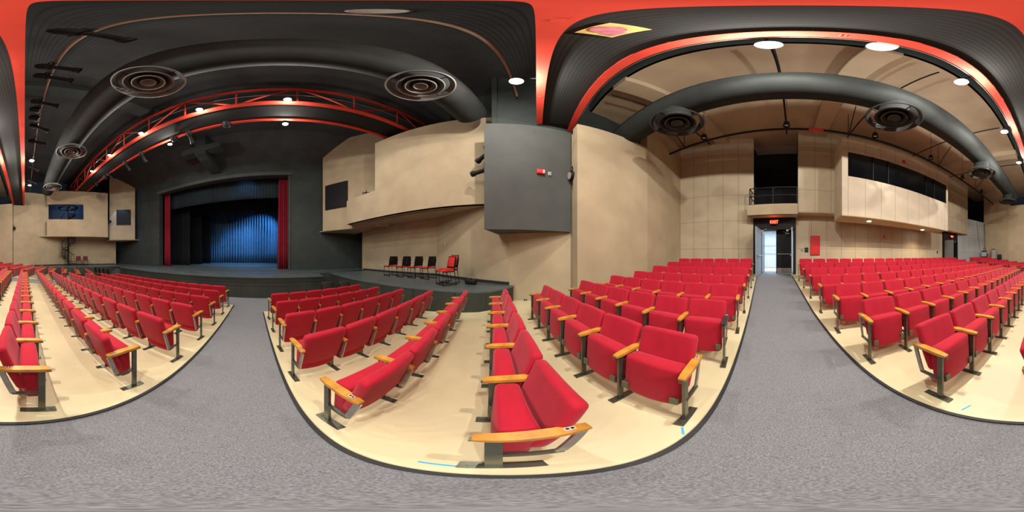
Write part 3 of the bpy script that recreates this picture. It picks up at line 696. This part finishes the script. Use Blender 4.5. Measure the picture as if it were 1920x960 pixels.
# spotlights ---------------------------------------------------------------
SP = [None]
def spotlight(loc, yaw, pitch, label, long=True, group='theatre spotlights on the pipes'):
    key = 0 if long else 1
    while len(SP) < 2: SP.append(None)
    rot = (R(pitch), 0, R(yaw))
    if SP[key] is None:
        o = empty('stage_spotlight', loc, 0, label, 'spotlight', group); o.rotation_euler = rot
        if long:
            mb = MB(); mb.tube([(0, -.12, 0), (0, -.06, 0), (0, .1, 0), (0, .12, 0)], [.06, .1, .1, .07], 16); mb.build('lamp_housing', 'black', o, 50)
            mb = MB(); mb.tube([(0, .12, 0), (0, .42, 0), (0, .44, 0), (0, .52, 0)], [.06, .065, .085, .088], 16, caps=False); mb.build('barrel', 'black', o, 50)
            mb = MB(); mb.cyl((0, .47, 0), (0, .48, 0), .075); mb.build('lens', 'lens', o, 50)
            mb = MB(); mb.bar((.12, .05, 0), (.12, .05, .2), .02, .03); mb.bar((-.12, .05, 0), (-.12, .05, .2), .02, .03); mb.bar((-.13, .05, .2), (.13, .05, .2), .03, .02); mb.bar((0, .05, .2), (0, .05, .3), .04, .04); mb.build('yoke', 'black', o)
        else:
            mb = MB(); mb.tube([(0, -.14, 0), (0, -.1, 0), (0, .1, 0), (0, .14, 0)], [.07, .12, .13, .12], 18); mb.build('lamp_housing', 'black', o, 50)
            mb = MB(); mb.cyl((0, .14, 0), (0, .15, 0), .1); mb.build('lens', 'lens', o, 50)
            mb = MB(); mb.box((0, .02, -.0), (.3, .06, .05)); mb.bar((.15, .0, 0), (.15, 0, .2), .02, .03); mb.bar((-.15, 0, 0), (-.15, 0, .2), .02, .03); mb.bar((-.16, 0, .2), (.16, 0, .2), .03, .02); mb.bar((0, 0, .2), (0, 0, .3), .04, .04); mb.build('yoke', 'black', o)
        o.scale = (1.2, 1.2, 1.2); SP[key] = o; return o
    return dup(SP[key], loc, 0, label, group, rot)
def hang(anchor, yaw, pitch, *a):
    from mathutils import Euler
    off = Euler((R(pitch), 0, R(yaw))).to_matrix() @ Vector((0, .06, .36))
    return spotlight(tuple(Vector(anchor)-off), yaw, pitch, *a)
# yaw 90 points towards the stage (-x)
for (y, lg, lab) in ((-1.15, True, 'long black spotlight nearly overhead on the copper pipe'), (-2.55, True, 'upper of two long spotlights paired on the copper pipe'), (-3.0, True, 'lower of two long spotlights paired on the copper pipe'),
                     (-4.3, True, 'long spotlight above the stubby one on the copper pipe'), (-4.75, False, 'wide black spotlight with four cell lens on copper pipe'), (-5.3, False, 'stubby black spotlight beneath the wide one on copper pipe'), (-5.85, True, 'long spotlight third down the copper pipe'),
                     (-7.0, True, 'spotlight above the starry lamp'), (-9.0, False, 'dark spotlight between the two far lamps'), (-9.8, True, 'long spotlight beside the lower far lamp'), (-12.0, True, 'lowest spotlight on the copper pipe')):
    hang((-.5, y, 6.29), 92 + 8*math.sin(y*3), -22, lab, lg)
for (y, lg, lab) in ((-1.5, False, 'stubby spotlight under the stage truss near its middle'), (-2.75, True, 'long spotlight angled down under the stage truss'), (-3.3, False, 'stubby spotlight beside the small lamp on stage truss'), (-5.0, True, 'long spotlight left of the small lamp on stage truss'), (-6.1, True, 'long thin spotlight midway along the stage truss'),
                     (-7.6, True, 'long spotlight towards the far end of the stage truss'), (-8.0, False, 'stubby spotlight towards the far end of the stage truss'), (-9.2, False, 'second stubby spotlight towards the far end'), (-12.0, False, 'last spotlight at the far end of the stage truss')):
    hang((-5.99, y*1.33, 6.585), 95 + 10*math.sin(y*2), -40, lab, lg)
spotlight((-1.35, 4.62, 3.6), 60, -15, 'upper spotlight poking out from behind the grey block', True, 'spotlights beside the grey block')
spotlight((-1.38, 4.58, 2.82), 75, 0, 'lower spotlight poking out from behind the grey block', True, 'spotlights beside the grey block')
spotlight((1.12, 4.72, 2.6), 100, -10, 'spotlight hidden in the dark slot beside the grey block', False, 'spotlights beside the grey block')
spotlight((-6.3, 4.55, 3.5), 60, -10, 'small spotlight on the step of the near balcony', False, 'spotlights on the balconies')
spotlight((-7.4, 4.3, 3.3), 60, -10, 'tiny spotlight standing on the low balcony parapet', False, 'spotlights on the balconies')
spotlight((-8.35, -14.5, 3.6), 240, -10, 'dark spotlight at the edge of the far balcony', False, 'spotlights on the balconies')
spotlight((1.0, -15.2, 2.6), 240, -10, 'black spotlight on the far wall near its alarm', False, 'spotlights on the far wall')
# ceiling banner under the deck
o = empty('printed_board', (.42, .85, 5.06), R(12), 'yellow and red printed board overhead beneath the dark catwalk grating', 'board')
mb = MB(); mb.box((0, 0, 0), (.3, .36, .012)); mb.build('panel', 'yellow_print', o)
mb = MB(); mb.lathe([(.001, -.012), (.11, -.012), (.11, -.004), (.001, -.004)], 24, (-.02, 0, 0), closed=False); mb.box((.07, .07, -.009), (.11, .15, .004)); mb.build('print_patch', 'pink_print', o)

# ------------------------------------------------------------------ spiral staircase
sp = empty('spiral_staircase', (-4.4, -16.0, STAGE_Z), 0, 'black spiral staircase rising through the far side balcony', 'staircase')
mb = MB(); mb.cyl((0, 0, 0), (0, 0, 6.4), .09); mb.build('pole', 'black', sp, 40)
NT = 27
for i in range(NT):
    a = R(200 + 27*i); z = .2*(i+1)
    mb = MB(); pts = []
    for da in (-13, 0, 13): pts.append((.8*math.cos(a+R(da)), .8*math.sin(a+R(da))))
    mb.prism([(.05*math.cos(a-1.5), .05*math.sin(a-1.5))] + pts + [(.05*math.cos(a+1.5), .05*math.sin(a+1.5))], z-.06, z); mb.build('tread', 'black', sp)
mb = MB(); mb.tube([(.72*math.cos(R(200+27*i)), .72*math.sin(R(200+27*i)), .2*(i+1)+.85) for i in range(NT)], .035, 8); mb.build('handrail', 'black', sp, 50)
mb = MB()
for i in range(NT):
    a = R(200+27*i); mb.bar((.71*math.cos(a), .71*math.sin(a), .2*(i+1)), (.71*math.cos(a), .71*math.sin(a), .2*(i+1)+.85), .03, .03)
mb.build('balusters', 'black', sp)['kind'] = 'stuff'
mb = MB(); mb.lathe([(1.0, 5.95), (1.0, 6.03), (.8, 6.03), (.8, 5.95)], 28); mb.bar((-1, 0, 5.99), (1, 0, 5.99), .08, .05); mb.bar((0, -1, 5.99), (0, 1, 5.99), .08, .05); mb.build('top_ring', 'black', sp)

# ------------------------------------------------------------------ theatre seats
def seat_meshes():
    S = {}
    # backrest: padded slab leaning back
    mb = MB(); mb.box((0, 0, 0), (.085, .485, .545), bevel=.035, seg=4)
    bmesh.ops.subdivide_edges(mb.bm, edges=[e for e in mb.bm.edges if abs((e.verts[0].co-e.verts[1].co).y) > .2 or abs((e.verts[0].co-e.verts[1].co).z) > .2], cuts=4, use_grid_fill=True)
    for v in mb.bm.verts:
        u = v.co.z/.28; k = v.co.y/.2425
        v.co.y *= 1 + .035*u
        if v.co.x < 0: v.co.x += .02*(1-k*k)*(1-u*u)          # dished front
        else: v.co.x += .012*(1-k*k)*(1-u*u)
        v.co.z -= .012*k*k*(1 if u > 0 else 0); v.co.z += .018*k*k*(1 if u < 0 else 0)
    mb.bm.transform(Matrix.Translation((.215, 0, .566)) @ Matrix.Rotation(R(19), 4, 'Y'))
    S['backrest'] = mb.mesh('backrest', 'red_fab', 60)
    # tipped-up cushion
    mb = MB(); mb.box((0, 0, 0), (.13, .455, .43), bevel=.035, seg=4)
    bmesh.ops.subdivide_edges(mb.bm, edges=[e for e in mb.bm.edges if abs((e.verts[0].co-e.verts[1].co).y) > .2 or abs((e.verts[0].co-e.verts[1].co).z) > .2], cuts=4, use_grid_fill=True)
    for v in mb.bm.verts:
        u = v.co.z/.215; k = v.co.y/.2275
        v.co.x *= 1 + .12*u
        if v.co.x < 0: v.co.x -= .012*(1-k*k)*(1-u*u)
        v.co.z += -.03*(1-k*k)*(1 if u < 0 else 0) + .006*(1-k*k)*(1 if u > 0 else 0)
    mb.bm.transform(Matrix.Translation((.075, 0, .405)) @ Matrix.Rotation(R(4), 4, 'Y'))
    S['seat_cushion'] = mb.mesh('seat_cushion', 'red_fab', 60)
    # oak arm, slightly bowed, wider at the rear
    mb = MB(); n = 8
    prev = None
    for i in range(n+1):
        u = i/n; x = -.055+.36*u; wd = .024+.006*math.sin(math.pi*u); zc = .612+.008*math.sin(math.pi*u); th = .014
        if i in (0, n): wd *= .9; th *= .7
        q = [mb.bm.verts.new((x, sy*wd, zc+sz*th)) for sy, sz in ((-1, -1), (1, -1), (1, 1), (-1, 1))]
        if prev:
            for k in range(4): mb.bm.faces.new((prev[k], prev[(k+1) % 4], q[(k+1) % 4], q[k]))
        else: mb.bm.faces.new(q[::-1])
        prev = q
    mb.bm.faces.new(prev)
    S['armrest'] = mb.mesh('armrest', 'wood', 40)
    S['armrest_black'] = S['armrest'].copy(); S['armrest_black'].materials.clear(); S['armrest_black'].materials.append(M['wood_dark'])
    # steel standard: post, link, slanted rear bar
    mb = MB(); mb.box((.005, 0, .3), (.05, .02, .592))
    mb.box((.11, 0, .3), (.2, .03, .02)); mb.bar((.2, 0, .295), (.285, 0, .592), .045, .014, (0, 1, 0)); mb.box((.1, 0, .59), (.33, .026, .012))
    me = S['side_frame'] = mb.mesh('side_frame', 'steel'); me.materials.append(M['steel2'])
    for pf in me.polygons:
        if pf.center.x > .2 and pf.center.z < .6: pf.material_index = 1
    mb = MB(); mb.box((.03, 0, .006), (.25, .06, .012)); mb.cyl((-.06, 0, .01), (-.06, 0, .018), .012, 8); mb.cyl((.12, 0, .01), (.12, 0, .018), .012, 8)
    S['foot_plate'] = mb.mesh('foot_plate', 'steel')
    mb = MB(); mb.box((.0, 0, .275), (.02, .055, .075)); S['hinge_bracket'] = mb.mesh('hinge_bracket', 'bracket')
    mb = MB(); mb.box((.235, 0, .6345), (.04, .022, .003))
    S['number_plate'] = mb.mesh('number_plate', 'white')
    mb = MB(); mb.box((.226, 0, .6365), (.012, .012, .002)); mb.box((.244, 0, .6365), (.012, .012, .002)); S['digits'] = mb.mesh('digits', 'black')
    return S
SM = seat_meshes()
# matte lift: bracket face sits on the outside of the tipped seat
for v in SM['hinge_bracket'].vertices: v.co.x -= .012
ORD = ['', 'first', 'second', 'third', 'fourth', 'fifth', 'sixth', 'seventh', 'eighth', 'ninth', 'tenth', 'eleventh', 'twelfth', 'thirteenth', 'fourteenth', 'fifteenth', 'sixteenth', 'seventeenth', 'eighteenth']
seats = []          # (dist, x, y, z, rz, pitch, label, group, end, k)
def row_seats(block, k, s, t0, n, p, rowname):
    for i in range(n):
        end = (i == n-1); first = (i == 0)
        if block == 'C':
            x = s; y = t0 - p*(i+.5); rz = 0
            lab = 'red tip-up seat, %s from wide carpeted aisle, %s row from stage, centre block' % (ORD[i+1], rowname); g = 'red theatre seats of the centre block'; zz = zs(s*1.011)
        else:
            t = t0 + p*(i+.5); x = s*.992*NS[0]+t*TS[0]; y = s*.992*NS[1]+t*TS[1]; rz = TH; zz = zs(s)
            if block == 'L':
                y = YM-y; rz = -TH
                lab = 'red tip-up seat, %s from far aisle, %s row from stage, block by spiral stair' % (ORD[i+1], rowname); g = 'red theatre seats of the far block'
            else:
                lab = 'red tip-up seat, %s from carpeted aisle, %s row from stage, block by grey wall' % (ORD[i+1], rowname); g = 'red theatre seats of the block by the grey wall'
        seats.append((math.hypot(x, y), x, y, zz+.012, rz, p, lab, g, first, end, block, k, i))
cn = {7: 18, 6: 18, 5: 18, 4: 17, 3: 17, 2: 16, 1: 16, 0: 16, -1: 15, -2: 14, -3: 14, -4: 14, -5: 13, -6: 13}
cs = {-6: -5.72, -5: -4.78, -4: -3.8, -3: -2.84, -2: -1.88, -1: -1.0, 0: -.125, 1: .78, 2: 1.71, 3: 2.64, 4: 3.57, 5: 4.48, 6: 5.39, 7: 6.3}
for k in range(-6, 8):
    s = cs[k]/1.011; y = -1.10+.137*s
    row_seats('C', k, s, y, cn[k], 2*(5.25+y)/cn[k], ORD[k+7])
ss = {-5: -4.56, -4: -3.6, -3: -2.64, -2: -1.75, -1: -.87, 0: 0.0, 1: .89, 2: 1.81, 3: 2.71, 4: 3.6, 5: 4.5, 6: 5.4, 7: 6.3}
for k in range(-5, 8):
    s = ss[k]; t0 = (.455+.172*s*.992*NS[0]-s*.992*NS[1])/(TS[1]-.172*TS[0])
    for blk in 'RL': row_seats(blk, k, s, t0, 6, .523, ORD[k+6])
seats.sort()
def newobj(name, me, parent, loc=(0, 0, 0), smooth=True):
    o = bpy.data.objects.new(name, me); C.objects.link(o); o.parent = parent; o.location = loc; return o
N_IND = 300
far_mb = {k: bmesh.new() for k in ('red_fab', 'wood', 'steel')}
for idx, (dist, x, y, z, rz, p, lab, g, first, end, blk, k, i) in enumerate(seats):
    sgn = -1 if blk == 'R' else 1       # which side the own armrest is on: the aisle side
    if blk == 'R': sgn = -1
    elif blk == 'C': sgn = 1
    else: sgn = 1
    sides = [sgn] + ([-sgn] if end else [])
    if idx < N_IND:
        r = empty('theater_seat', (x, y, z), rz, lab, 'theater seat', g)
        newobj('backrest', SM['backrest'], r)
        newobj('seat_cushion', SM['seat_cushion'], r)
        if k >= 0 and dist < 6:
            for q in (-1, 1): newobj('hinge_bracket', SM['hinge_bracket'], r, (0, q*.195, 0))
        for sd in sides:
            blackarm = (blk == 'R' and k == 2 and first and sd == sgn)
            a = newobj('armrest', SM['armrest_black' if blackarm else 'armrest'], r, (0, sd*p/2, 0))
            if blackarm: a['label'] = 'worn black armrest'
            fr = newobj('side_frame', SM['side_frame'], r, (0, sd*p/2, 0))
            if dist < 8: newobj('foot_plate', SM['foot_plate'], fr)
            if first and sd == sgn and dist < 4: newobj('number_plate', SM['number_plate'], a); newobj('digits', SM['digits'], a)
    else:
        mt = Matrix.Translation((x, y, z)) @ Matrix.Rotation(rz, 4, 'Z')
        for nm, mk in (('backrest', 'red_fab'), ('seat_cushion', 'red_fab')):
            bmt = bmesh.new(); bmt.from_mesh(SM[nm]); bmt.transform(mt); tmp = bpy.data.meshes.new('t'); bmt.to_mesh(tmp); bmt.free(); far_mb[mk].from_mesh(tmp); bpy.data.meshes.remove(tmp)
        for sd in sides:
            for nm, mk in (('armrest', 'wood'), ('side_frame', 'steel')):
                bmt = bmesh.new(); bmt.from_mesh(SM[nm]); bmt.transform(mt @ Matrix.Translation((0, sd*p/2, 0))); tmp = bpy.data.meshes.new('t'); bmt.to_mesh(tmp); bmt.free(); far_mb[mk].from_mesh(tmp); bpy.data.meshes.remove(tmp)
ff = bpy.data.objects.new('far_theater_seats', None); C.objects.link(ff); tag(ff, 'red tip-up seats at the far ends of the rows, beyond the countable ones', 'theater seats', kind='stuff')
for mk, nm in (('red_fab', 'upholstery'), ('wood', 'armrests'), ('steel', 'side_frames')):
    me = bpy.data.meshes.new(nm); far_mb[mk].to_mesh(me); far_mb[mk].free(); me.materials.clear(); me.materials.append(M[mk])
    o = bpy.data.objects.new(nm, me); C.objects.link(o); o.parent = ff; o['kind'] = 'stuff'

# ------------------------------------------------------------------ loose chairs
def stack_chair(loc, rz, label, group, pad='padred', back='black', frame='black', stack=0):
    o = empty('stacking_chair', loc, rz, label, 'chair', group)      # faces local -x
    mb = MB(); mb.box((0, 0, .45), (.44, .46, .05), bevel=.02); mb.build('seat', pad, o, 50)
    mb = MB(); mb.box((0, 0, 0), (.03, .43, .40), bevel=.012); 
    for v in mb.bm.verts: v.co.x += .05*(1-(v.co.y/.215)**2)*.6
    mb.bm.transform(Matrix.Translation((.235, 0, .70)) @ Matrix.Rotation(R(9), 4, 'Y')); mb.build('backrest', back, o, 50)
    if back == 'black' and pad == 'padred':
        mb = MB(); mb.box((0, 0, 0), (.02, .37, .31), bevel=.008)
        mb.bm.transform(Matrix.Translation((.222, 0, .72)) @ Matrix.Rotation(R(9), 4, 'Y')); mb.build('back_pad', pad, o, 50)
    for sy in (-1, 1):
        mb = MB(); mb.tube([(.26, sy*.22, .8), (.2, sy*.22, .45), (.27, sy*.23, .02), (-.2, sy*.23, .02), (-.2, sy*.22, .42), (.18, sy*.22, .43)], .019, 8); mb.build('leg_frame', frame, o, 50)
    mb = MB(); mb.bar((-.2, -.22, .03), (-.2, .22, .03), .02, .02); mb.build('cross_bar', frame, o)
    o.scale = (1.06, 1.06, 1.06)
    return o
g = 'black and red chairs on the near platform'
for (x, y, rz, lab) in ((-6.25, 5.0, -4, 'black backed chair with red seat, outermost of four on the platform'), (-5.55, 5.2, -4, 'black backed red chair carrying the backpack'), (-4.95, 5.35, -4, 'black backed red chair between backpack chair and the last of four'), (-4.3, 5.45, -4, 'black backed red chair of the four closest to the corner')):
    stack_chair((x, y, STAGE_Z), R(rz), lab, g)
stack_chair((-2.9, 4.62, STAGE_Z), R(62), 'red padded chair standing alone on the near platform, top of a pair', g)
stack_chair((-2.86, 4.74, STAGE_Z+.045), R(62), 'second red chair nested into the lone platform chair', g)
o = empty('backpack', (-5.35, 5.28, STAGE_Z+.51), R(-4), 'black backpack slumped on the second platform chair', 'backpack')
mb = MB(); mb.box((0, 0, .22), (.22, .34, .44), bevel=.09, seg=4); mb.build('body', 'black', o, 60)
mb = MB(); mb.box((-.12, 0, .14), (.08, .24, .22), bevel=.035, seg=3); mb.build('pocket', 'black', o, 60)
mb = MB(); mb.tube([(0, -.05, .43), (0, -.03, .5), (0, .03, .5), (0, .05, .43)], .012, 8); mb.build('handle', 'redplastic', o, 60)
o = empty('equipment_bag', (-2.15, 5.05, STAGE_Z), 0, 'low black bag on platform behind the lone red chair', 'bag')
mb = MB(); mb.box((0, 0, .1), (.4, .22, .18), bevel=.06, seg=3); mb.build('body', 'black', o, 60)
mb = MB(); mb.tube([(-.1, 0, .18), (-.06, 0, .27), (.06, 0, .27), (.1, 0, .18)], .01, 8); mb.build('handle', 'greycloth', o, 60)
g = 'chairs on the far platform'
stack_chair((-5.45, -15.9, STAGE_Z), R(250), 'dark red chair on far platform, beside the spiral stair', g, pad='dark_red', back='dark_red')
stack_chair((-6.15, -15.7, STAGE_Z), R(250), 'dark red chair on far platform, away from the spiral stair', g, pad='dark_red', back='dark_red')
g = 'folding chairs before the far block'
for i in range(4):
    stack_chair((-6.15-.05*i, -12.6+.62*i, -1.95), R(-5), ('black framed loose chair before the far block, %s from the side platform' % ORD[i+1]), g)
stack_chair((-6.3, 1.75, -1.95), R(8), 'brown chair back showing behind the last front rows', 'brown chairs by the near platform', 'dull', 'dull')
stack_chair((-6.2, 2.42, -1.95), R(8), 'brown chair back showing beside the platform corner', 'brown chairs by the near platform', 'dull', 'dull')

# ------------------------------------------------------------------ equipment by the far back corner
zc = -.89
o = empty('equipment_table', (6.2, -14.9, zc), R(-16), 'low table with red edge carrying equipment in the far rear corner', 'table')
mb = MB(); mb.box((0, 0, .73), (.8, 1.9, .04), bevel=.008); mb.build('tabletop', 'redplastic', o)
for sx in (-1, 1):
    for sy in (-1, 1):
        mb = MB(); mb.bar((sx*.35, sy*.85, 0), (sx*.35, sy*.85, .71), .04, .04); mb.build('leg', 'black', o)
o = empty('monitor', (6.0, -14.35, zc+.75), R(-30), 'flat monitor propped on the corner equipment table', 'monitor')
mb = MB(); mb.box((0, 0, .3), (.05, .6, .4), bevel=.01); mb.build('screen', 'door_blue', o)
mb = MB(); mb.box((.05, 0, .05), (.16, .24, .1)); mb.build('stand', 'black', o)
o = empty('equipment_rack', (6.25, -15.1, zc+.75), R(-16), 'dark tangle of audio gear on the corner table', 'audio equipment')
mb = MB(); mb.box((0, 0, .2), (.4, .5, .4), bevel=.02); mb.build('case', 'black', o)
mb = MB(); mb.box((0, .05, .55), (.35, .4, .3), bevel=.03); mb.build('mixer', 'dull', o)
mb = MB(); mb.tube([(-.1, -.1, .7), (-.15, .1, .95), (0, .2, .8), (.05, 0, 1.0), (-.1, -.2, .85)], .02, 8); mb.build('cable', 'black', o, 60)
mb = MB(); mb.box((0, -.2, .85), (.2, .25, .06), bevel=.02); mb.build('cable_reel', 'yellow', o)
o = empty('covered_speaker', (5.35, -15.2, zc), R(-16), 'tall grey cloth covered speaker in front of the far wall', 'speaker')
mb = MB(); mb.lathe([(.28, 0), (.27, .6), (.26, 1.35), (.27, 1.5), (.0001, 1.52)], 24, closed=False)
for v in mb.bm.verts:
    a = math.atan2(v.co.y, v.co.x); v.co.x *= 1+.06*math.sin(a*9); v.co.y *= 1+.06*math.sin(a*9)
mb.build('cover', 'greycloth', o, 60)
mb = MB(); mb.box((0, 0, 1.55), (.3, .2, .06), bevel=.02); mb.build('tray', 'black', o)
o = empty('office_chair', (4.55, -14.75, zc), R(100), 'dark office chair beside the cloth covered speaker', 'chair')
mb = MB(); mb.box((0, 0, .48), (.48, .48, .08), bevel=.03); mb.build('seat', 'black', o, 50)
mb = MB(); mb.box((.24, 0, .8), (.06, .44, .5), bevel=.03); mb.build('backrest', 'black', o, 50)
mb = MB(); mb.cyl((0, 0, .06), (0, 0, .46), .03)
for q in range(5): mb.bar((0, 0, .1), (.28*math.cos(q*1.257), .28*math.sin(q*1.257), .05), .04, .03)
mb.build('base', 'black', o)
wire('hanging_cable', [(7.0, -14.9, 3.5), (6.9, -14.95, 2.2), (6.75, -15.0, .9), (6.5, -14.9, 0), (6.3, -14.7, -.2)], .012, 'black', 'thin black cable hanging down the grey corner wall', 'cable')
wire('hanging_cable', [(6.6, -15.9, 3.5), (6.55, -15.85, 2.2), (6.45, -15.75, .9), (6.35, -15.5, .1)], .03, 'dull', 'thick cable bundle hanging in the far rear corner', 'cable')

# ------------------------------------------------------------------ small floor marks
def tape(x0, y0, x1, y1, lab):
    mb = MB(); d = Vector((x1-x0, y1-y0)).normalized(); n = Vector((-d.y, d.x))*.006
    P = [(x0-n.x, y0-n.y), (x1-n.x, y1-n.y), (x1+n.x, y1+n.y), (x0+n.x, y0+n.y)]
    mb.prism(P, lambda x, y: zf(x, y)+.013, lambda x, y: zf(x, y)+.0145)
    tag(mb.build('tape_strip', 'tape'), lab, 'tape')
tape(-.33, .37, -.17, .40, 'blue tape strip on concrete beside the closest armrest')
tape(.66, .53, .6, .475, 'blue tape strip below the post of the seat in full front view')
tape(.55, -.93, .53, -1.02, 'blue tape strip at the post foot across the carpet')

# stage lighting: blue washes hung behind the valance and the border
add_light('stage_blue_spot', 'SPOT', (-18.2, .6, 6.7), 5200, (.13, .45, 1), .12, (-22, -3.6, 2.0), 62, .7)
add_light('stage_blue_spot', 'SPOT', (-18.2, -8.4, 6.8), 1100, (.13, .45, 1), .12, (-22, -6.0, 0.5), 50, .8)
add_light('stage_blue_floor', 'SPOT', (-18.3, -4.5, 6.8), 2600, (.2, .5, 1), .15, (-19.8, -4.5, -1), 95, .6)
add_light('stage_front_wash', 'SPOT', (-13.2, -2.5, 6.5), 500, (.8, .9, 1), .15, (-12.4, -4.0, -1), 95, .6)
add_light('valance_blue', 'SPOT', (-11.6, -2.5, 5.9), 60, (.2, .5, 1), .1, (-12.7, -2.7, 5.4), 120, .9)
add_light('far_platform_blue', 'SPOT', (-8.75, -13.3, 5.9), 160, (.3, .55, 1), .06, (-9.9, -14.6, 2.4), 60, .1)
